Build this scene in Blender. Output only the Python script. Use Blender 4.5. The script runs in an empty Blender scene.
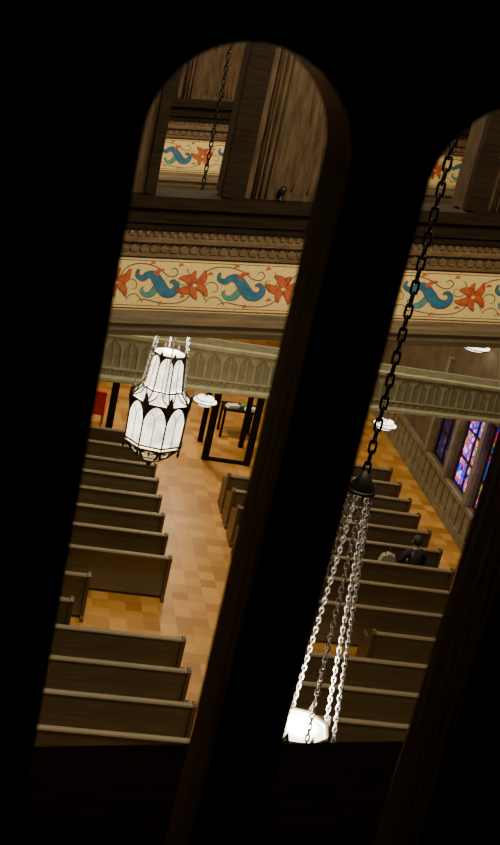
import bpy, bmesh, math, random
from mathutils import Vector, Matrix
random.seed(4)
S = bpy.context.scene
COL = S.collection

# ------------------------------------------------------------------ materials
def newmat(name):
    m = bpy.data.materials.new(name); m.use_nodes = True
    nt = m.node_tree
    return m, nt, nt.nodes['Principled BSDF']

def mat(name, c1, c2=None, rough=.6, metal=0., scale=6., stretch=(1,1,1), bump=.0, emit=None, es=0., detail=4., lo=.35, hi=.65, evar=False, spec=.5):
    m, nt, b = newmat(name)
    N = nt.nodes; L = nt.links
    b.inputs['Roughness'].default_value = rough
    b.inputs['Metallic'].default_value = metal
    b.inputs['Specular IOR Level'].default_value = spec
    if c2 is None: c2 = tuple(v*.75 for v in c1)
    tc = N.new('ShaderNodeTexCoord'); mp = N.new('ShaderNodeMapping')
    mp.inputs['Scale'].default_value = stretch
    no = N.new('ShaderNodeTexNoise'); no.inputs['Scale'].default_value = scale; no.inputs['Detail'].default_value = detail
    cr = N.new('ShaderNodeValToRGB')
    cr.color_ramp.elements[0].position = lo; cr.color_ramp.elements[1].position = hi
    cr.color_ramp.elements[0].color = (*c1, 1); cr.color_ramp.elements[1].color = (*c2, 1)
    L.new(tc.outputs['Object'], mp.inputs['Vector']); L.new(mp.outputs[0], no.inputs['Vector'])
    L.new(no.outputs['Fac'], cr.inputs[0]); L.new(cr.outputs[0], b.inputs['Base Color'])
    if bump:
        bp = N.new('ShaderNodeBump'); bp.inputs['Strength'].default_value = bump; bp.inputs['Distance'].default_value = .02
        L.new(no.outputs['Fac'], bp.inputs['Height']); L.new(bp.outputs[0], b.inputs['Normal'])
    if emit:
        b.inputs['Emission Color'].default_value = (*emit, 1); b.inputs['Emission Strength'].default_value = es
        if evar:
            mr=N.new('ShaderNodeMapRange'); mr.inputs['From Min'].default_value=.3; mr.inputs['From Max'].default_value=.7
            mr.inputs['To Min'].default_value=es*.5; mr.inputs['To Max'].default_value=es*1.4
            L.new(no.outputs['Fac'], mr.inputs['Value']); L.new(mr.outputs[0], b.inputs['Emission Strength'])
    return m

M = {}
M['screen'] = mat('dark_screen_wood', (.05,.034,.02), (.10,.066,.036), .5, scale=9, stretch=(14,14,.8), bump=.5)
M['sill'] = mat('dark_sill_wood', (.14,.105,.06), (.20,.15,.085), .6, scale=5, stretch=(1,8,8))
M['pew'] = mat('pew_oak', (.185,.152,.085), (.135,.11,.06), .5, scale=3, stretch=(.6,8,8), bump=.1)
M['pewrail'] = mat('pew_rail_oak', (.25,.205,.12), (.19,.155,.09), .5, scale=3, stretch=(.6,8,8))
M['pewend'] = mat('pew_end_oak', (.15,.09,.036), (.09,.055,.022), .4, scale=4, stretch=(8,1,8))
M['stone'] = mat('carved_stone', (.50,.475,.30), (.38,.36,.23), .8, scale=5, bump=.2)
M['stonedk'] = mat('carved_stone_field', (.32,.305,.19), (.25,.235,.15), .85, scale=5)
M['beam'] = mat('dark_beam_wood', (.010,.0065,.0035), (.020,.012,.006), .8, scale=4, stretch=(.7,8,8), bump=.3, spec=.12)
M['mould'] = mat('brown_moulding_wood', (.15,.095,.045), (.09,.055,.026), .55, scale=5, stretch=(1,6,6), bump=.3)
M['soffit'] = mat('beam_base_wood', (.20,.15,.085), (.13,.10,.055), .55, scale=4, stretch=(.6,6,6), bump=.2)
M['post'] = mat('post_wood', (.085,.052,.026), (.04,.025,.012), .6, scale=5, stretch=(5,5,.9), bump=.6, spec=.25)
M['frieze'] = mat('frieze_ground', (.90,.70,.29), (.72,.54,.20), .6, scale=45, detail=2)
M['red'] = mat('frieze_red', (.62,.13,.03), (.42,.06,.02), .6, scale=20)
M['blue'] = mat('frieze_blue', (.03,.19,.34), (.02,.12,.24), .6, scale=20)
M['teal'] = mat('frieze_teal', (.10,.33,.30), (.06,.25,.22), .6, scale=20)
M['line'] = mat('frieze_line', (.16,.085,.045), (.11,.055,.03), .6, scale=20)
M['iron'] = mat('black_iron', (.035,.03,.025), (.02,.018,.015), .45, metal=.6, scale=12)
M['bronze'] = mat('dark_bronze', (.10,.08,.05), (.05,.04,.028), .4, metal=.5, scale=12)
M['chain'] = mat('bright_chain', (.9,.87,.8), (.75,.72,.66), .38, metal=.5, scale=20)
M['glass'] = mat('opal_glass', (.9,.9,.88), (.8,.8,.8), .3, emit=(1.0,.88,.66), es=2.9, scale=5, evar=True)
M['glassbot'] = mat('amber_opal_glass', (.8,.75,.6), (.7,.65,.5), .3, emit=(1.0,.74,.38), es=1.0, scale=7, evar=True)
M['disc'] = mat('opal_bowl', (.9,.9,.85), (.85,.85,.8), .3, emit=(1.0,.91,.74), es=4., scale=8, evar=True)
M['plaster'] = mat('wall_plaster', (.15,.11,.06), (.10,.075,.042), .9, scale=2, bump=.1)
M['wain'] = mat('wainscot_stone', (.26,.23,.13), (.18,.155,.09), .85, scale=4, bump=.2)
M['ceil'] = mat('ceiling_wood', (.07,.045,.025), (.045,.03,.016), .8, scale=3, stretch=(1,8,1))
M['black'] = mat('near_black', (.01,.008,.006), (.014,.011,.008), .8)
M['redfab'] = mat('red_fabric', (.8,.04,.025), (.65,.03,.02), .8, scale=20)
M['paper'] = mat('paper', (.75,.75,.7), (.65,.66,.6), .7)
M['green'] = mat('green_cloth', (.10,.30,.16), (.07,.22,.12), .8)
M['woodtable'] = mat('table_wood', (.3,.17,.07), (.2,.11,.05), .5, stretch=(1,6,6))
M['skin'] = mat('skin', (.50,.29,.19), (.45,.25,.16), .55, scale=8)
M['hair'] = mat('hair', (.02,.013,.01), (.035,.02,.014), .6, scale=30, stretch=(1,1,.2), bump=.5)
M['jacket'] = mat('navy_jacket', (.02,.022,.04), (.012,.014,.025), .85, scale=14, bump=.3)
M['denim'] = mat('trousers', (.03,.035,.06), (.02,.025,.045), .85, scale=30)
M['bag'] = mat('canvas_bag', (.42,.38,.28), (.32,.29,.21), .9, scale=30, bump=.2)
M['dark'] = mat('dark_leather', (.02,.018,.016), (.03,.026,.02), .5)

def floor_mat():
    m, nt, b = newmat('floor_tiles'); N = nt.nodes; L = nt.links
    tc = N.new('ShaderNodeTexCoord')
    sc = N.new('ShaderNodeVectorMath'); sc.operation='MULTIPLY'; sc.inputs[1].default_value=(3.3,3.3,0)
    fl = N.new('ShaderNodeVectorMath'); fl.operation='FLOOR'
    wn = N.new('ShaderNodeTexWhiteNoise'); wn.noise_dimensions='3D'
    cr = N.new('ShaderNodeValToRGB'); e=cr.color_ramp.elements
    e[0].color=(.46,.20,.035,1); e[1].color=(.82,.44,.115,1); cr.color_ramp.interpolation='LINEAR'
    n = e.new(.5); n.color=(.64,.315,.07,1)
    L.new(tc.outputs['Object'], sc.inputs[0]); L.new(sc.outputs[0], fl.inputs[0]); L.new(fl.outputs[0], wn.inputs['Vector'])
    L.new(wn.outputs['Value'], cr.inputs[0])
    no = N.new('ShaderNodeTexNoise'); no.inputs['Scale'].default_value=14
    mx = N.new('ShaderNodeMix'); mx.data_type='RGBA'; mx.blend_type='MULTIPLY'; mx.inputs[0].default_value=.25
    L.new(tc.outputs['Object'], no.inputs['Vector'])
    L.new(cr.outputs[0], mx.inputs[6]); L.new(no.outputs['Fac'], mx.inputs[7])
    L.new(mx.outputs[2], b.inputs['Base Color']); b.inputs['Roughness'].default_value=.42
    return m
M['floor'] = floor_mat()

def stained(name, seed, es):
    m, nt, b = newmat(name); N = nt.nodes; L = nt.links
    tc = N.new('ShaderNodeTexCoord'); mp = N.new('ShaderNodeMapping'); mp.inputs['Location'].default_value=(seed,seed*2,0)
    vo = N.new('ShaderNodeTexVoronoi'); vo.inputs['Scale'].default_value=8.5
    ve = N.new('ShaderNodeTexVoronoi'); ve.feature='DISTANCE_TO_EDGE'; ve.inputs['Scale'].default_value=8.5
    sp = N.new('ShaderNodeSeparateColor')
    cr = N.new('ShaderNodeValToRGB'); cr.color_ramp.interpolation='CONSTANT'; e=cr.color_ramp.elements
    e[0].color=(.05,.04,.9,1); e[0].position=0; e[1].color=(.02,.08,.8,1); e[1].position=.3
    for p,c in ((.38,(.40,.04,.8,1)),(.52,(.9,.02,.08,1)),(.74,(.95,.40,.04,1)),(.84,(.04,.5,.30,1)),(.92,(.75,.5,.95,1))):
        n=e.new(p); n.color=c
    gt = N.new('ShaderNodeMath'); gt.operation='GREATER_THAN'; gt.inputs[1].default_value=.05
    mu = N.new('ShaderNodeMath'); mu.operation='MULTIPLY'; mu.inputs[1].default_value=es
    L.new(tc.outputs['Object'], mp.inputs[0]); L.new(mp.outputs[0], vo.inputs['Vector']); L.new(mp.outputs[0], ve.inputs['Vector'])
    L.new(vo.outputs['Color'], sp.inputs[0]); L.new(sp.outputs[0], cr.inputs[0])
    L.new(cr.outputs[0], b.inputs['Emission Color']); L.new(ve.outputs['Distance'], gt.inputs[0]); L.new(gt.outputs[0], mu.inputs[0])
    L.new(mu.outputs[0], b.inputs['Emission Strength']); b.inputs['Base Color'].default_value=(.01,.01,.02,1)
    return m

# ------------------------------------------------------------------ mesh builder
class MB:
    def __init__(s): s.v=[]; s.f=[]; s.m=[]; s.sm=[]
    def add(s, vs, fs, mi=0, smooth=False):
        o=len(s.v); s.v += [tuple(p) for p in vs]
        for f in fs:
            s.f.append([i+o for i in f]); s.m.append(mi); s.sm.append(smooth)
    def box(s,x0,x1,y0,y1,z0,z1,mi=0):
        vs=[(x,y,z) for z in (z0,z1) for y in (y0,y1) for x in (x0,x1)]
        s.add(vs,[(0,2,3,1),(4,5,7,6),(0,1,5,4),(2,6,7,3),(0,4,6,2),(1,3,7,5)],mi)
    def prism(s, pts, axis, a, b, mi=0):
        n=len(pts)
        def P(p,t):
            return {'x':(t,p[0],p[1]),'y':(p[0],t,p[1]),'z':(p[0],p[1],t)}[axis]
        vs=[P(p,a) for p in pts]+[P(p,b) for p in pts]
        fs=[tuple(range(n)),tuple(range(2*n-1,n-1,-1))]+[(i,(i+1)%n,(i+1)%n+n,i+n) for i in range(n)]
        s.add(vs,fs,mi)
    def lathe(s, prof, n=24, c=(0,0,0), mi=0, smooth=True, ph=0.):
        vs=[]; fs=[]
        for r,z in prof:
            for k in range(n):
                a=2*math.pi*k/n+ph; vs.append((c[0]+r*math.cos(a),c[1]+r*math.sin(a),c[2]+z))
        for j in range(len(prof)-1):
            for k in range(n):
                k2=(k+1)%n; fs.append((j*n+k,j*n+k2,(j+1)*n+k2,(j+1)*n+k))
        fs.append(tuple(range(n))); fs.append(tuple((len(prof)-1)*n+k for k in range(n)))
        s.add(vs,fs,mi,smooth)
    def tube(s, path, r, n=6, mi=0, closed=False, smooth=True):
        path=[Vector(p) for p in path]; m=len(path); vs=[]; fs=[]
        for i,p in enumerate(path):
            if closed: t=path[(i+1)%m]-path[i-1]
            else: t=path[min(i+1,m-1)]-path[max(i-1,0)]
            t.normalize(); up=Vector((0,0,1)) if abs(t.z)<.9 else Vector((1,0,0))
            a=t.cross(up).normalized(); b=t.cross(a)
            rr=r[i] if isinstance(r,(list,tuple)) else r
            for k in range(n):
                q=2*math.pi*k/n+math.pi/4; vs.append(p+a*rr*math.cos(q)+b*rr*math.sin(q))
        for i in range(m if closed else m-1):
            for k in range(n):
                i2=(i+1)%m; fs.append((i*n+k,i*n+(k+1)%n,i2*n+(k+1)%n,i2*n+k))
        if not closed:
            fs.append(tuple(range(n))); fs.append(tuple((m-1)*n+k for k in range(n)))
        s.add(vs,fs,mi,smooth)
    def strip(s, pts, widths, y, mi):
        P=[]; W=[]
        n=len(pts)
        for i in range(n-1):
            p0=pts[max(i-1,0)];p1=pts[i];p2=pts[i+1];p3=pts[min(i+2,n-1)]
            for k in range(6):
                t=k/6.
                P.append(tuple(.5*((2*p1[j])+(-p0[j]+p2[j])*t+(2*p0[j]-5*p1[j]+4*p2[j]-p3[j])*t*t+(-p0[j]+3*p1[j]-3*p2[j]+p3[j])*t**3) for j in (0,1)))
                W.append(widths[i]*(1-t)+widths[i+1]*t)
        P.append(pts[-1]); W.append(widths[-1])
        vs=[]
        for i,p in enumerate(P):
            a=P[max(i-1,0)]; b=P[min(i+1,len(P)-1)]
            tx,tz=b[0]-a[0],b[1]-a[1]; l=math.hypot(tx,tz) or 1
            nx,nz=-tz/l,tx/l; w=W[i]/2
            vs += [(p[0]+nx*w,y,p[1]+nz*w),(p[0]-nx*w,y,p[1]-nz*w)]
        s.add(vs,[(2*i,2*i+1,2*i+3,2*i+2) for i in range(len(P)-1)],mi)
    def mesh(s,name,mats):
        me=bpy.data.meshes.new(name); me.from_pydata(s.v,[],s.f)
        for m in mats: me.materials.append(m)
        for p,mi,sm in zip(me.polygons,s.m,s.sm): p.material_index=mi; p.use_smooth=sm
        bm=bmesh.new(); bm.from_mesh(me); bmesh.ops.recalc_face_normals(bm,faces=bm.faces); bm.to_mesh(me); bm.free()
        return me

def obj(name, data, parent=None, loc=(0,0,0), rot=(0,0,0), label=None, cat=None, group=None, kind=None):
    o=bpy.data.objects.new(name,data); COL.objects.link(o)
    o.location=loc; o.rotation_euler=rot
    if parent: o.parent=parent
    if label: o['label']=label
    if cat: o['category']=cat
    if group: o['group']=group
    if kind: o['kind']=kind
    return o
def thing(name, loc, label, cat, group=None, rot=(0,0,0)):
    return obj(name,None,None,loc,rot,label,cat,group)

# ------------------------------------------------------------------ room shell
XL,XR,YF,YB,ZC=-6.0,10.6,-3.0,40.0,14.0
def boxobj(name,b,m,label=None):
    mb=MB(); mb.box(*b); return obj(name,mb.mesh(name,[m]),kind='structure',label=label)
boxobj('floor',(XL,XR,YF,YB,-.2,0),M['floor'])
boxobj('ceiling',(XL,XR,YF,YB,ZC,ZC+.2),M['ceil'])
boxobj('wall_left',(XL-.3,XL,YF,YB,0,ZC),M['plaster'])
boxobj('wall_back',(XL,XR,YB,YB+.3,0,ZC),M['plaster'])
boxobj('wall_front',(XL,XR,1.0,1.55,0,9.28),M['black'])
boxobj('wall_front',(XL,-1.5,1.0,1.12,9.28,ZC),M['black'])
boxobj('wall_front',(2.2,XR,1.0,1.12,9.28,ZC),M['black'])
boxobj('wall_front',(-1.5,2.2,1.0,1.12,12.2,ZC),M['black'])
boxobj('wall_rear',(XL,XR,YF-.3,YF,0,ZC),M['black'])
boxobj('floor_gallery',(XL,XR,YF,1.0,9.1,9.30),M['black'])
W=[(22.55,23.75),(24.05,25.3),(25.7,26.9)]
mb=MB(); z0,z1=.95,3.0
mb.box(XR,XR+.35,YF,YB,0,z0); mb.box(XR,XR+.35,YF,YB,z1,ZC)
ys=[YF]+[v for w in W for v in w]+[YB]
for i in range(0,len(ys),2): mb.box(XR,XR+.35,ys[i],ys[i+1],z0,z1)
obj('wall_right',mb.mesh('wall_right',[M['plaster']]),kind='structure')
mb=MB(); mb.box(XR-.06,XR,12,33,0,.25); mb.box(XR-.03,XR,12,33,.25,.84); mb.box(XR-.10,XR,12,33,.84,.93)
y=12.2
while y<33: mb.box(XR-.06,XR-.02,y,y+.07,.25,.84); y+=.4
for w in (22.35,23.8,25.4,27.0): mb.box(XR-.12,XR-.0,w,w+.2,.93,3.4)
obj('trim_1',mb.mesh('trim_1',[M['wain']]),kind='structure')
for i,(a,b) in enumerate(W):
    mb=MB(); h=z1-z0
    mb.box(.1,.14,.05,b-a-.05,.05,h-.05)
    g=mb.mesh('stained_glass',[stained('stained_glass_%d'%i,3.1*i+1,(2.4,2.0,.08)[i])])
    fr=MB()
    for t in (0,(b-a)/2-.025,b-a-.05): fr.box(.06,.16,t,t+.05,0,h)
    for z in (0,h*.33,h*.66,h-.05): fr.box(.06,.16,0,b-a,z,z+.04)
    o=obj('window_%d'%(i+1),fr.mesh('window',[M['iron']]),loc=(XR,a,z0),kind='structure',label='tall stained glass window with dark leading')
    obj('stained_glass',g,o)

# ------------------------------------------------------------------ arched wooden screen (near)
cu=bpy.data.curves.new('screen_curve','CURVE'); cu.dimensions='2D'; cu.fill_mode='BOTH'; cu.extrude=.054; cu.bevel_depth=.006; cu.bevel_resolution=2
def spl(pts):
    s=cu.splines.new('POLY'); s.points.add(len(pts)-1)
    for p,q in zip(s.points,pts): p.co=(q[0],q[1],0,1)
    s.use_cyclic_u=True
spl([(-1.49,9.308),(2.19,9.308),(2.19,12.19),(-1.49,12.19)])
CZ=10.9; r=.0937
for cx in (.0758+r,.3218+r):
    zt=CZ-.041-r; pts=[(cx-r,9.62),(cx+r,9.62)]
    for k in range(41):
        a=math.pi*k/40; pts.append((cx+r*math.cos(a),zt+r*math.sin(a)))
    spl(pts)
tmp=bpy.data.objects.new('tmp',cu); COL.objects.link(tmp)
dg=bpy.context.evaluated_depsgraph_get()
me=bpy.data.meshes.new_from_object(tmp.evaluated_get(dg)); bpy.data.objects.remove(tmp)
me.transform(Matrix.Rotation(math.pi/2,4,'X')); me.materials.clear(); me.materials.append(M['screen'])
obj('wooden_screen',me,loc=(0,1.06,0),label='dark carved wooden screen with round-topped slots',cat='screen')
mb=MB()
def sl(y0,y1,za,zb):
    k=.17
    vs=[]
    for z in (za,zb):
        for x in (-1.5,2.2):
            vs += [(x,1.13+(y0)*(.82+k*x),z),(x,1.13+(y1)*(.82+k*x),z)]
    mb.add(vs,[(0,1,3,2),(4,6,7,5),(0,4,5,1),(2,3,7,6),(0,2,6,4),(1,5,7,3)])
sl(0,1,9.31,9.38); sl(.55,1,9.38,9.452); sl(.62,.7,9.452,9.462); sl(.3,.4,9.38,9.41); sl(.1,.16,9.38,9.40)
obj('trim_2',mb.mesh('trim_2',[M['sill']]),kind='structure')

# ------------------------------------------------------------------ roof beams with painted frieze
def frieze_mesh(x0,x1,flowers,H=.57):
    mb=MB()
    mb.box(x0,x1,-.02,.02,0,H,0)
    yl=-.022
    def st(p,w,mi,off=0): mb.strip(p,w,yl-off,mi)
    for z,w,mi in ((.018,.016,1),(.05,.008,1),(H-.018,.016,1),(H-.05,.008,1)):
        st([(x0,z),(x1,z)],[w,w],mi)
    def leaf(cx,cz,ang,l,w,mi,fl=1,k=0):
        P=[(-.01,0),(l*.3,.22*w*fl),(l*.65,.1*w*fl),(l,-.35*w*fl)]; Wd=[.25*w,w,.8*w,.03*w]
        q=[(cx+a*math.cos(ang)-b*math.sin(ang),cz+a*math.sin(ang)+b*math.cos(ang)) for a,b in P]
        st(q,[v+.012 for v in Wd],1,.0025+.0012*k); st(q,Wd,mi,.0031+.0012*k)
    for i,f in enumerate(flowers):
        cz=H/2+.0
        base=.35+.25*(i%3)
        for k,(a,l,w) in enumerate(((0.0,.19,.085),(.85,.15,.07),(1.7,.17,.085),(2.7,.20,.085),(3.9,.15,.07),(4.9,.17,.075))):
            leaf(f,cz,a+base,l,w,2,1 if k%2 else -1,k)
        st([(f-.022,cz),(f,cz),(f+.022,cz)],[.012,.042,.012],0,.0115)
    for i in range(len(flowers)-1):
        a,b=flowers[i],flowers[i+1]; c=(a+b)/2+.01; sc=(b-a)/.9
        def T(P): return [(c+p[0]*sc, H/2+p[1]) for p in P]
        st(T([(-.44,-.02),(-.38,.12),(-.27,.19),(-.12,.20),(.02,.16),(.12,.09),(.2,.08),(.24,.13),(.2,.17),(.16,.14)]),[.011]*9+[.004],1)
        st(T([(.44,.02),(.38,-.12),(.27,-.19),(.12,-.205),(-.02,-.19),(-.14,-.17),(-.22,-.2)]),[.011]*6+[.004],1)
        st(T([(-.34,-.16),(-.38,-.06),(-.32,.03),(-.24,.02),(-.23,-.05),(-.28,-.06)]),[.009]*5+[.003],1)
        st(T([(.34,.17),(.38,.08),(.33,-.0),(.26,.01),(.26,.07),(.3,.08)]),[.009]*5+[.003],1)
        st(T([(-.15,-.2),(-.22,-.12),(-.3,-.13),(-.34,-.18)]),[.009]*4,1)
        P=T([(-.21,.145),(-.22,.08),(-.16,.05),(-.10,.09),(-.03,.08),(.04,-.01),(.10,-.08),(.18,-.09),(.23,-.03),(.20,.03),(.15,.02)])
        Wd=[.01,.03,.045,.055,.085,.105,.10,.075,.05,.03,.008]
        P2=T([(.0,-.04),(-.06,-.11),(-.13,-.12),(-.17,-.07),(-.14,-.04)]); st(P2,[.075,.07,.05,.035,.006],1,.001);st(P2,[.06,.055,.04,.025,.004],5,.0018)
        st(P,[w+.018 for w in Wd],1,.0028); st(P,Wd,4,.0036)
        P3=T([(-.02,.09),(.03,.14),(.09,.15)]); st(P3,[.05,.04,.008],2,.0045)
        for dx,dz in ((-.05,.21),(.06,-.21),(.3,-.13),(-.31,.12),(.27,.2)):
            q=T([(dx-.025,dz-.01),(dx,dz+.01),(dx+.03,dz)]); st(q,[.008,.032,.006],2,.0015)
    return mb.mesh('frieze_panel',[M['frieze'],M['line'],M['red'],M['teal'],M['blue'],M['teal']])

TH=math.atan(.13)
def roof_beam(Y, label, name='roof_beam'):
    root=thing(name,(.92,Y,7.5),label,'roof beam','painted roof beams',rot=(0,-TH,0))
    x0,x1=-6.7,9.55
    F=[v-.92 for v in (-5.5,-4.6,-3.7,-2.8,-1.8,-.85,.08,1.0,1.8,2.72,3.74,4.76,5.72,6.7,7.7,8.7,9.7)]
    obj('frieze_panel',frieze_mesh(x0,x1,F),root,label='cream panel painted with red flowers and blue scrolls')
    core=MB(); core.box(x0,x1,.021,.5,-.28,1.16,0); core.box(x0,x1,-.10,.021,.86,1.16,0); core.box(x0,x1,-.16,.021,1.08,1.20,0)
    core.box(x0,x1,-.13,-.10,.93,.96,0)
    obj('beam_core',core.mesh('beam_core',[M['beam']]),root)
    b=MB()
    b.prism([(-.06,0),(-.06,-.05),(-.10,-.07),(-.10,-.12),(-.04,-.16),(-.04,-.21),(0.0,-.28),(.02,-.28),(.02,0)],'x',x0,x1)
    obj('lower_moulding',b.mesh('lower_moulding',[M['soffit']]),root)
    t=MB()
    t.prism([(-.05,.57),(-.05,.60),(-.03,.61),(-.03,.70),(-.08,.72),(-.08,.76),(-.05,.78),(-.05,.84),(-.10,.86),(.02,.86),(.02,.57)],'x',x0,x1)
    x=x0+.02
    while x<x1-.08:
        t.prism([(x,.615),(x+.06,.615),(x+.075,.66),(x+.03,.70),(x-.015,.66)],'y',-.055,-.028,0)
        x+=.10
    x=x0+.02
    while x<x1-.05:
        t.box(x,x+.04,-.075,-.048,.785,.835); x+=.08
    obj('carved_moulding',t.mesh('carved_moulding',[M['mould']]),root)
    return root
roof_beam(12.0,'dark roof beam with painted floral frieze')
roof_beam(20.2,'more distant dark roof beam with painted floral frieze')

def roof_post(xa,xb,Y,name='roof_post'):
    w=xb-xa; zb=7.5+.13*((xa+xb)/2-.92)+1.21
    root=thing(name,((xa+xb)/2,Y,zb),'broad carved dark wooden post standing on the roof beam','post','roof posts')
    H=ZC-zb
    b=MB(); b.prism([(-w/2,-.13*w/2+.0),(w/2,.13*w/2+.0),(w/2,H),(-w/2,H)],'y',-.02,.4)
    obj('post_body',b.mesh('post_body',[M['post']]),root)
    d=MB(); d.box(-w/2-.005,-w/2+.22,-.12,-.0,-.13*w/2+.02,H); obj('edge_board',d.mesh('edge_board',[M['beam']]),root)
    d=MB(); d.box(w/2-.10,w/2+.005,-.12,-.0,.13*w/2,H); obj('edge_board',d.mesh('edge_board',[M['beam']]),root)
    m=MB()
    for s in (-1,1):
        for off,rr in ((.32,.028),(.38,.016),(.44,.012)):
            X=s*(w/2-off); m.tube([(X,-.02,.13*X+.01),(X,-.02,H)],rr,8)
    for j in range(5):
        dx=(j-2)*.11
        P=[(dx+.06*math.sin(z*1.7+j*.7)+.03*math.sin(z*4+j),-.018,z) for z in [.06+.10*i for i in range(int((H-.1)/.10))]]
        m.tube(P,.012,6)
    obj('carved_ribs',m.mesh('carved_ribs',[M['post']]),root)
for Y in (12.0,20.2):
    for xa,xb in ((-.75,1.18),(1.84,3.62),(4.33,6.1),(6.8,8.5)):
        roof_post(xa,xb,Y)
def spot(X,Y):
    z=7.5+.13*(X-.92)+1.215
    o=thing('spotlight',(X,Y,z),'small black spotlight clamped on the roof beam','spotlight')
    b=MB(); b.lathe([(.03,0),(.03,.02),(.012,.03),(.012,.08)],12); obj('bracket',b.mesh('bracket',[M['iron']]),o)
    b=MB(); b.lathe([(.02,-.06),(.035,-.05),(.038,.02),(.028,.05),(.01,.06)],14); h=obj('lamp_head',b.mesh('lamp_head',[M['iron']]),o,loc=(0,0,.10),rot=(.7,0,.3))
spot(2.42,11.90)

# ------------------------------------------------------------------ carved stone bridge parapet (top rakes gently down)
TG=math.atan(.045)
root=thing('stone_parapet',(1.8,23.2,2.85),'pale carved stone gallery parapet with blind arcading','parapet',rot=(0,-TG,0))
x0,x1=-7.7,8.75
def rake(b):
    b.v=[(x,y,z*(1-.029*max(x,0))*1.03) for x,y,z in b.v]; return b
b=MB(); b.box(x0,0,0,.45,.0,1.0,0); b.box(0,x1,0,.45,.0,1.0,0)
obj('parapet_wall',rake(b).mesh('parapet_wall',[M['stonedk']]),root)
b=MB()
for xa,xb in ((x0,0),(0,x1)):
    b.prism([(-.12,.93),(-.12,1.0),(.5,1.0),(.5,.93),(.0,.90),(-.06,.91)],'x',xa,xb)
    b.prism([(-.10,.0),(-.10,.06),(-.05,.09),(0,.10),(0,-.03),(-.06,-.03)],'x',xa,xb)
    b.box(xa,xb,-.04,0,.235,.265)
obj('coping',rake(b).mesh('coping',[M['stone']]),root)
b=MB(); x=x0; p=.34
while x+p<x1:
    b.box(x-.02,x+.02,-.04,0,.27,.91)
    w=p-.04; hx=x+.02; P=[]
    for k in range(9):
        t=k/8; P.append((hx+ w/2*t, 0, .66+.17*math.sin(t*math.pi/2)))
    Q=[(2*hx+w-a,0,c) for a,_,c in P]
    b.tube(P,.02,5); b.tube(Q,.02,5)
    sp=[(hx,.66)]+[(a,c) for a,_,c in P]+[(hx+w/2,.90),(hx,.90)]
    b.prism(sp,'y',-.022,0); b.prism([(2*hx+w-a,c) for a,c in sp],'y',-.022,0)
    b.box(x+p/2-.012,x+p/2+.012,-.03,0,.27,.80)
    for k in range(2):
        cx=x+p*(.27+.46*k)
        b.tube([(cx+.045*math.cos(a),-.008,.165+.045*math.sin(a)) for a in [j*math.pi/4 for j in range(8)]],.014,4,closed=True)
    x+=p
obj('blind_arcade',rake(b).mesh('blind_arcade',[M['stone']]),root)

# ------------------------------------------------------------------ pews
cache={}
def pew_meshes(w):
    k=round(w,2)
    if k in cache: return cache[k]
    b=MB()
    b.prism([(.0,.87),(.035,.87),(.13,.44),(.13,.08),(.085,.08),(.085,.44)],'x',-w/2+.03,w/2-.03,0)
    b.prism([(-.03,.86),(.05,.86),(.06,.885),(.05,.905),(-.03,.905),(-.045,.885)],'x',-w/2+.03,w/2-.03,1)
    b.box(-w/2+.03,w/2-.03,.07,.14,.06,.13,0)
    n=max(2,int(w/1.4))
    for i in range(1,n):
        X=-w/2+w*i/n; b.prism([(-.004,.86),(.03,.86),(.12,.44),(.12,.1),(.08,.1),(.08,.44)],'x',X-.03,X+.03,0)
    back=b.mesh('backrest',[M['pew'],M['pewrail']])
    b=MB(); b.prism([(.13,.40),(.13,.45),(.50,.46),(.52,.44),(.50,.41)],'x',-w/2+.03,w/2-.03,0)
    b.box(-w/2+.03,w/2-.03,.44,.47,.33,.41)
    seat=b.mesh('seat',[M['pew']])
    b=MB()
    prof=[(-.07,0),(.54,0),(.54,.06),(.50,.10),(.50,.52),(.54,.60),(.50,.655),(.40,.665),(.26,.66),(.15,.72),(.09,.90),(.05,.945),(-.03,.945),(-.07,.91),(-.05,.80),(-.04,.12),(-.07,.08)]
    b.prism(prof,'x',-.03,.03,0)
    end=b.mesh('end_panel',[M['pewend']])
    cache[k]=(back,seat,end); return cache[k]
def pew(xa,xb,Y,label,group):
    w=xb-xa; bk,st,en=pew_meshes(w)
    o=thing('pew',((xa+xb)/2,Y,0),label,'pew',group)
    obj('backrest',bk,o); obj('seat',st,o)
    obj('end_panel',en,o,loc=(-w/2,0,0)); obj('end_panel',en,o,loc=(w/2,0,0))
    return o
near=[12.3,13.2,14.1,14.98,15.88,16.79]; far=[19.58,20.5,21.36,22.2,23.03,23.79,24.66,25.5]
G1,G2='long oak pews beside the aisle','long oak pews beside the window wall'
LA='long dark oak church pew with shaped end panels'
for Y in near+far:
    pew(-1.2,3.42,Y,LA,G1)
    if Y!=20.5: pew(5.05 if Y<24 else 7.0,9.2,Y,LA,G2)
pew(5.05,9.2,20.5,'long dark oak pew where one person is sitting',G2)
pew(-1.2,1.62,17.65,'short oak pew at the edge of the open crossing',G1)
pew(-1.2,1.92,18.56,'short oak pew at the edge of the open crossing',G1)
pew(6.87,9.2,17.72,'short oak pew at the edge of the open crossing',G2)
pew(5.7,9.2,18.62,'short oak pew at the edge of the open crossing',G2)

# ------------------------------------------------------------------ chain helper
def add_chain(mb, a, b, L=.05, w=.012, r=.004, nseg=10, ns=4):
    a=Vector(a); b=Vector(b); d=b-a; n=max(2,int(d.length/(L*.78))); t=d.normalized()
    u=t.orthogonal().normalized(); v=t.cross(u)
    for i in range(n):
        c=a+d*((i+.5)/n); s=u if i%2 else v
        P=[]
        for k in range(nseg):
            q=2*math.pi*k/nseg
            cx=math.cos(q); sx=math.sin(q)
            P.append(c+t*(cx*w+ (L/2-w)*(1 if cx>0.01 else -1 if cx<-.01 else 0))+s*(sx*w))
        mb.tube(P,r,ns,closed=True)

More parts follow.
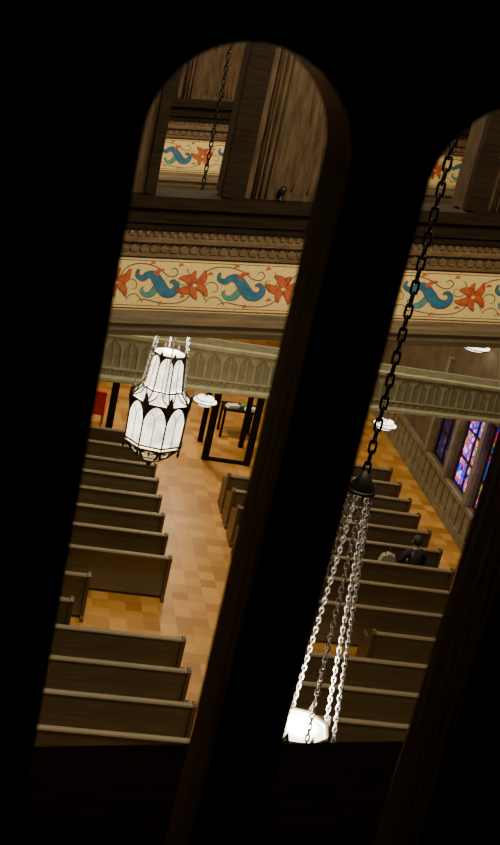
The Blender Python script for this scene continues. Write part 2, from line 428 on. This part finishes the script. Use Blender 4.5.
# ------------------------------------------------------------------ lanterns
NS=8
LR=[(0,.12),(.10,.25),(.26,.39),(.32,.41),(.92,.42),(1.06,.30),(1.10,.28),(1.58,.225)]
def LRr(z):
    for (a,ra),(b,rb) in zip(LR,LR[1:]):
        if a<=z<=b: return ra+(rb-ra)*(z-a)/(b-a)
    return LR[-1][1]
def LP(k,s,z,off=0):
    a0=2*math.pi*k/NS; a1=2*math.pi*(k+1)/NS; R=LRr(z)+off
    p=Vector((R*math.cos(a0),R*math.sin(a0),z)); q=Vector((R*math.cos(a1),R*math.sin(a1),z))
    return p.lerp(q,(s+1)/2)
def glass_side(k,z0,z1,m='glass'):
    b=MB(); zs=[z0+(z1-z0)*i/4 for i in range(5)]
    vs=[];fs=[]
    for z in zs: vs+=[LP(k,-.97,z,-.012),LP(k,.97,z,-.012)]
    for i in range(4): fs.append((2*i,2*i+1,2*i+3,2*i+2))
    b.add(vs,fs); return b.mesh('glass_panel',[M[m]])
fr=MB()
for z,r_ in ((0.02,.012),(.10,.010),(.20,.008),(.26,.016),(.32,.013),(.92,.013),(1.08,.014),(1.57,.016)):
    fr.tube([LP(k,-1,z,.004) for k in range(NS)],r_,6,closed=True)
for k in range(NS):
    fr.tube([LP(k,-1,z,.006) for z in (0,.1,.2,.26,.32,.6,.92,1.0,1.06,1.10,1.35,1.58)],.011,6)
    def spandrel(z0,z1,zs,zt,w=.92):
        for sg in (-1,1):
            vs=[];fs=[]
            N_=8
            for i in range(N_+1):
                t=i/N_; s=sg*w*(1-t**1.4) ; z=zs+(zt-zs)*math.sin(t*math.pi/2)
                vs += [LP(k,s,z,.004),LP(k,sg*(1-t),z1,.004)]
            for i in range(N_): fs.append((2*i,2*i+1,2*i+3,2*i+2))
            fr.add(vs,fs)
            fr.add([LP(k,sg*w,zs,.004),LP(k,sg,zs,.004),LP(k,sg,z1,.004)],[(0,1,2)])
            fr.add([LP(k,sg*w,z0,.004),LP(k,sg,z0,.004),LP(k,sg,zs,.004),LP(k,sg*w,zs,.004)],[(0,1,2,3)])
    spandrel(.32,.92,.68,.90)
    spandrel(1.10,1.57,1.44,1.55)
    spandrel(.10,.26,.18,.25,.8)
    fr.tube([LP(k,0,z,.006) for z in (.32,.6,.70)],.006,5)
    for sg in (-1,1):
        fr.tube([LP(k,sg*.46*(1-math.cos(t*math.pi/2)), z,.006) for t,z in ((0,.70),(.5,.77),(1,.82))],.005,5)
    fr.tube([LP(k,0,z,.006) for z in (1.12,1.35,1.55)],.006,5)
    for z in (.13,.20): fr.tube([LP(k,-1,z,.006),LP(k,0,z+.05,.006),LP(k,1,z,.006)],.006,5)
    c=LP(k,-1,.92,.015); o=Vector((c.x,c.y,0)).normalized(); tt=Vector((-o.y,o.x,0))
    fr.add([c+Vector((0,0,-.14)),c+tt*.055+Vector((0,0,.02)),c+Vector((0,0,.19))+o*.01,c-tt*.055+Vector((0,0,.02)),c+o*.03],[(0,1,4),(1,2,4),(2,3,4),(3,0,4),(0,1,2,3)])
    fr.tube([LP(k,-.95,.93,.01),LP(k,-.4,1.0,.015),LP(k,0,1.12,.03),LP(k,.4,1.0,.015),LP(k,.95,.93,.01)],.010,5)
    c=LP(k,-1,1.57,.01); tt=Vector((-c.y,c.x,0)).normalized()
    fr.add([c-tt*.03,c+tt*.03,c+Vector((0,0,.09)),c*1.0+Vector((c.x*.1,c.y*.1,.03))],[(0,1,3),(1,2,3),(2,0,3),(0,1,2)])
    c=LP(k,-1,.28,.02); fr.lathe([(.004,-.13),(.022,-.08),(.012,-.04),(.025,-.01),(.006,.02)],8,c=tuple(c))
    c=LP(k,0,.26,.02); fr.lathe([(.004,-.09),(.016,-.06),(.008,-.03),(.018,-.01),(.006,.01)],8,c=tuple(c))
fr.lathe([(.01,-.12),(.04,-.08),(.02,-.05),(.06,-.02),(.12,.02)],12)
frame_me=fr.mesh('iron_frame',[M['bronze']])
glass_low=[glass_side(k,.32,.92) for k in range(NS)]
glass_sh=[glass_side(k,.93,1.06) for k in range(NS)]
glass_up=[glass_side(k,1.10,1.57) for k in range(NS)]
glass_bot=[glass_side(k,.04,.26,'glassbot') for k in range(NS)]
b=MB(); b.lathe([(.20,1.5),(.20,1.56),(.1,1.6),(.01,1.61)],16); top_me=b.mesh('glass_top',[M['glass']])
RING=3.47
ch=[]
for k in range(6):
    a=2*math.pi*k/6+.3; c_=MB()
    add_chain(c_,(.33*math.cos(a),.33*math.sin(a),1.04),(.07*math.cos(a),.07*math.sin(a),RING-.02),L=.055,w=.014,r=.006)
    ch.append(c_.mesh('hanging_chain',[M['chain']]))
b=MB(); b.tube([(.085*math.cos(j*math.pi/8),.085*math.sin(j*math.pi/8),RING) for j in range(16)],.018,8,closed=True)
b.lathe([(.085,RING-.01),(.09,RING+.03),(.05,RING+.09),(.015,RING+.15)],14); canopy=b.mesh('chain_ring',[M['iron']])
b=MB(); add_chain(b,(0,0,RING+.12),(0,0,ZC-4.43),L=.10,w=.022,r=.009,nseg=12,ns=6); mainch=b.mesh('main_chain',[M['iron']])
def lantern(X,Y,label,e):
    o=thing('hanging_lantern',(X,Y,4.43),label,'lantern','gothic hanging lanterns',rot=(0,0,.2))
    obj('iron_frame',frame_me,o)
    for g in glass_low+glass_sh+glass_up+glass_bot: obj('glass_panel',g,o)
    obj('glass_top',top_me,o)
    for c_ in ch: obj('hanging_chain',c_,o)
    obj('chain_ring',canopy,o); obj('main_chain',mainch,o)
    l=bpy.data.lights.new('lantern_bulb','POINT'); l.energy=e; l.color=(1,.92,.78); l.shadow_soft_size=.08
    q=bpy.data.objects.new('lantern_bulb',l); COL.objects.link(q); q.location=(X,Y,4.43+1.72)
lantern(2.14,15.6,'gothic black iron lantern with glowing white glass panels',18)
lantern(2.43,7.2,'glowing lantern hung on six bright chains below a heavy dark chain',80)

# ------------------------------------------------------------------ pendant disc lamps
def disc(X,Y,Z,stemtop,label,w=.25):
    o=thing('pendant_lamp',(X,Y,Z),label,'pendant lamp','round opal pendant lamps')
    b=MB(); b.lathe([(.02,-.08),(w*.6,-.07),(w*.92,-.02),(w,.0),(w*.95,.03),(w*.72,.05),(w*.72,.09),(w*.4,.12),(.03,.13)],24); obj('opal_bowl',b.mesh('opal_bowl',[M['disc']]),o)
    b=MB(); b.tube([(w*1.03*math.cos(j*math.pi/12),w*1.03*math.sin(j*math.pi/12),.0) for j in range(24)],.014,6,closed=True)
    b.tube([(w*.74*math.cos(j*math.pi/12),w*.74*math.sin(j*math.pi/12),.055) for j in range(24)],.010,6,closed=True)
    for j in range(6):
        a=j*math.pi/3; b.tube([(w*math.cos(a),w*math.sin(a),.01),(w*.74*math.cos(a),w*.74*math.sin(a),.06),(.02*math.cos(a),.02*math.sin(a),.15)],.008,5)
    obj('metal_rim',b.mesh('metal_rim',[M['bronze']]),o)
    b=MB(); b.tube([(0,0,.12),(0,0,stemtop-Z)],.01,6); obj('stem',b.mesh('stem',[M['iron']]),o)
disc(4.13,23.45,2.62,2.93,'round glowing opal lamp hung under the stone parapet')
disc(8.05,23.45,2.70,3.10,'round glowing opal lamp hung under the stone parapet')
disc(10.15,25.0,4.33,ZC,'round opal lamp hanging beside the window wall',.36)

# ------------------------------------------------------------------ under-gallery furniture
o=thing('glazed_partition',(5.5,26.7,0),'dark framed vestibule partition with open door','partition')
b=MB()
for x in (-.52,.52): b.box(x-.08,x+.08,-.06,.06,0,2.7)
for z in (.0,2.1,2.6): b.box(-.52,.52,-.03,.03,z,z+.09)
for x in (-.52,.52): b.box(x-.03,x+.03,.04,1.2,2.5,2.6); b.box(x-.06,x+.06,1.08,1.2,0,2.6)
obj('frame',b.mesh('frame',[M['beam']]),o)
for x in (1.15,2.62):
    o=thing('wooden_column',(x,27.2,0),'slim dark column near the back of the hall','column','dark columns')
    b=MB(); b.box(-.12,.12,-.12,.12,0,.2); b.box(-.08,.08,-.08,.08,.2,3.2); b.box(-.13,.13,-.13,.13,3.2,3.35); obj('shaft',b.mesh('shaft',[M['beam']]),o)
def table(X,Y,label):
    o=thing('side_table',(X,Y,0),label,'table')
    b=MB(); b.box(-.45,.45,-.3,.3,.74,.79); obj('table_top',b.mesh('table_top',[M['beam']]),o)
    for sx in (-.40,.40):
        for sy in (-.25,.25):
            b=MB(); b.box(sx-.03,sx+.03,sy-.03,sy+.03,0,.74); obj('leg',b.mesh('leg',[M['beam']]),o)
table(5.95,28.6,'small dark table holding papers and a green cloth')
b=MB()
for i in range(6): b.box(-.15+.01*i,.15+.008*i,-.1,.1,.012*i,.012*i+.011)
ps=b.mesh('paper_stack',[M['paper']])
obj('paper_stack',ps,None,(5.72,28.5,.79),(0,0,.3),'stack of white leaflets on a small table','papers')
obj('paper_stack',ps,None,(6.2,28.46,.79),(0,0,-.1),'stack of white leaflets on a small table','papers')
b=MB(); b.prism([(-.1,0),(.1,0),(.09,.02),(.03,.03),(-.08,.025)],'y',-.09,.09)
obj('folded_cloth',b.mesh('folded_cloth',[M['green']]),None,(6.1,28.75,.79),(0,0,.1),'folded green cloth on a small dark table','cloth')
def chair(X,Y,rz,m,label):
    o=thing('upholstered_chair' if m=='redfab' else 'wooden_chair',(X,Y,0),label,'chair',rot=(0,0,rz))
    b=MB(); b.box(-.25,.25,-.25,.25,.38,.48); obj('seat',b.mesh('seat',[M[m]]),o)
    b=MB(); b.prism([(.20,.48),(.26,.48),(.32,1.0),(.26,1.02)],'x',-.24,.24); obj('backrest',b.mesh('backrest',[M[m]]),o)
    for sx in (-.21,.21):
        for sy in (-.21,.21):
            b=MB(); b.box(sx-.02,sx+.02,sy-.02,sy+.02,0,.38); obj('leg',b.mesh('leg',[M['woodtable']]),o)
chair(2.28,27.9,3.0,'redfab','red upholstered chair standing behind the pews')
chair(7.0,29.0,1.2,'woodtable','plain wooden chair beside the small table')

# ------------------------------------------------------------------ seated person
def skinmesh(name, verts, edges, rad, m, sub=2, root=0):
    me=bpy.data.meshes.new(name); me.from_pydata(verts,edges,[])
    ob=bpy.data.objects.new(name,me); COL.objects.link(ob)
    sk=ob.modifiers.new('s','SKIN'); sk.use_smooth_shade=True
    lay=me.skin_vertices[0].data if me.skin_vertices else None
    if lay is None:
        bm=bmesh.new(); bm.from_mesh(me); bm.verts.layers.skin.verify(); bm.to_mesh(me); bm.free(); lay=me.skin_vertices[0].data
    for i,r_ in enumerate(rad):
        lay[i].radius=(r_,r_) if not isinstance(r_,tuple) else r_
        lay[i].use_root=(i==root)
    su=ob.modifiers.new('u','SUBSURF'); su.levels=sub; su.render_levels=sub
    dg=bpy.context.evaluated_depsgraph_get(); out=bpy.data.meshes.new_from_object(ob.evaluated_get(dg))
    bpy.data.objects.remove(ob); out.materials.clear(); out.materials.append(m)
    for p in out.polygons: p.use_smooth=True
    out.name=name; return out
V=[];E=[];R_=[]
def nv(p,r_,par=None):
    V.append(p);R_.append(r_)
    if par is not None:E.append((par,len(V)-1))
    return len(V)-1
pel=nv((0,.02,.56),.12); wa=nv((0,.02,.74),.115,pel); chs=nv((0,.06,.93),.135,wa); up=nv((0,.10,1.04),.09,chs)
nk=nv((0,.13,1.12),.050,up); jaw=nv((0,.165,1.18),.066,nk); hd=nv((0,.17,1.25),.086,jaw); tp=nv((0,.165,1.32),.07,hd)
for s in (-1,1):
    sh=nv((s*.18,.09,1.02),.055,up); el=nv((s*.25,.16,.77),.042,sh); wr=nv((s*.10,.36,.69),.027,el); pm=nv((s*.05,.42,.68),.033,wr)
    for j in range(4):
        f1=nv((s*(.05-.022*(j-1.2)),.475+.006*(1.5-abs(j-1.5)),.675),.009,pm); nv((s*(.045-.02*(j-1.2)),.50+.004*(j%3),.65),.008,f1)
    th=nv((s*.01,.43,.70),.011,pm); nv((s*-.01,.46,.695),.009,th)
    hp=nv((s*.10,.08,.56),.085,pel); kn=nv((s*.13,.44,.54),.06,hp); an=nv((s*.13,.44,.11),.038,kn); nv((s*.14,.54,.05),.033,an)
per=obj('person',skinmesh('person',V,E,R_,M['skin']),None,(8.50,20.78,0),(0,0,.12),'dark-haired person in a dark jacket seated in a pew, head bowed','person')
V=[];E=[];R_=[]
a=nv((0,.04,.60),.135); b_=nv((0,.03,.74),.135,a); c_=nv((0,.06,.93),.155,b_); d_=nv((0,.10,1.05),.10,c_); nv((0,.12,1.09),.07,d_)
for s in (-1,1):
    sh=nv((s*.18,.09,1.02),.078,d_); el=nv((s*.25,.16,.77),.062,sh); nv((s*.115,.34,.695),.043,el)
obj('jacket',skinmesh('jacket',V,E,R_,M['jacket']),per)
V=[];E=[];R_=[]
a=nv((0,.03,.58),.13)
for s in (-1,1):
    hp=nv((s*.10,.08,.565),.10,a); kn=nv((s*.13,.44,.54),.075,hp); nv((s*.13,.44,.14),.055,kn)
obj('trousers',skinmesh('trousers',V,E,R_,M['denim']),per)
for s in (-1,1):
    b=MB(); b.prism([(-.06,0),(.17,0),(.18,.04),(.08,.09),(-.05,.10)],'x',-.045,.045); obj('shoe',b.mesh('shoe',[M['dark']]),per,loc=(s*.135,.45,.0))
def ico(name,m,loc,sc,cut=None):
    bm=bmesh.new(); bmesh.ops.create_icosphere(bm,subdivisions=3,radius=1)
    for v in bm.verts: v.co=Vector((v.co.x*sc[0],v.co.y*sc[1],v.co.z*sc[2]))*(1+.05*math.sin(v.co.x*17)*math.cos(v.co.z*13))
    if cut: bmesh.ops.delete(bm,geom=[v for v in bm.verts if cut(v.co)],context='VERTS')
    me=bpy.data.meshes.new(name); bm.to_mesh(me); bm.free(); me.materials.append(m)
    for p in me.polygons:p.use_smooth=True
    return obj(name,me,per,loc=loc)
ico('hair',M['hair'],(0,.155,1.27),(.10,.108,.115),lambda c:c.y>.055 and c.z<.035)
for s in (-1,1):
    ico('ear',M['skin'],(s*.095,.165,1.235),(.014,.022,.03)); ico('eye',M['paper'],(s*.03,.245,1.25),(.011,.009,.009))
ico('nose',M['skin'],(0,.258,1.225),(.012,.018,.022)); ico('mouth',M['redfab'],(0,.238,1.185),(.022,.008,.006))
o=thing('canvas_bag',(7.93,20.84,.462),'pale canvas bag standing on the pew seat','bag')
b=MB(); b.prism([(-.15,0),(.15,0),(.17,.3),(.13,.46),(0,.5),(-.12,.44),(-.17,.3)],'y',-.07,.07); obj('bag_body',b.mesh('bag_body',[M['bag']]),o)
b=MB(); b.tube([(-.07,0,.46),(-.06,0,.56),(0,0,.61),(.06,0,.56),(.07,0,.46)],.01,6); obj('strap',b.mesh('strap',[M['dark']]),o)

# ------------------------------------------------------------------ lights
def area(name,loc,size,power,col,target):
    l=bpy.data.lights.new(name,'AREA'); l.shape='RECTANGLE'; l.size=size[0]; l.size_y=size[1]; l.energy=power; l.color=col
    o=bpy.data.objects.new(name,l); COL.objects.link(o); o.location=loc
    d=Vector(target)-Vector(loc); o.rotation_euler=d.to_track_quat('-Z','Y').to_euler()
warm=(1.0,.82,.53)
area('overhead_fill',(2.5,7.5,12.6),(4,2),480,warm,(2.5,12,7.5))  # unseen area fills added overhead to light the frieze, pews and floor
area('overhead_fill',(2.0,15.5,13.2),(5,3),740,warm,(3,18.5,0))
area('overhead_fill',(5.0,21.5,13.2),(5,2),500,warm,(4,23,0))
area('overhead_fill',(5.0,28,13.2),(5,3),500,warm,(4,28,0))
for p,e in (((4.3,21.5,3.2),25),((4.6,28,3.2),240),((8.6,24.2,2.7),30),((5,34,4),200)):  # two near the disc lamps, two added behind the parapet to brighten it
    l=bpy.data.lights.new('glow_fill','POINT'); l.energy=e; l.color=(1,.78,.48); l.shadow_soft_size=.2
    o=bpy.data.objects.new('glow_fill',l); COL.objects.link(o); o.location=p
w=bpy.data.worlds.new('w'); S.world=w; w.use_nodes=True
w.node_tree.nodes['Background'].inputs[0].default_value=(.02,.015,.01,1); w.node_tree.nodes['Background'].inputs[1].default_value=.3

# ------------------------------------------------------------------ camera
cam=bpy.data.cameras.new('camera'); co=bpy.data.objects.new('camera',cam); COL.objects.link(co)
cam.sensor_fit='VERTICAL'; cam.sensor_height=36; cam.sensor_width=36; cam.lens=51.68
r_=Vector((.9687,-.1372,.2071)); u_=Vector((-.1441,.3684,.9184)); f_=Vector((.2023,.9195,-.3372))
m=Matrix.Identity(4)
for i in range(3): m[i][0]=r_[i]; m[i][1]=u_[i]; m[i][2]=-f_[i]
m[0][3],m[1][3],m[2][3]=0,0,CZ
co.matrix_world=m
cam.clip_start=.05; cam.dof.use_dof=True; cam.dof.focus_distance=17; cam.dof.aperture_fstop=11
S.camera=co
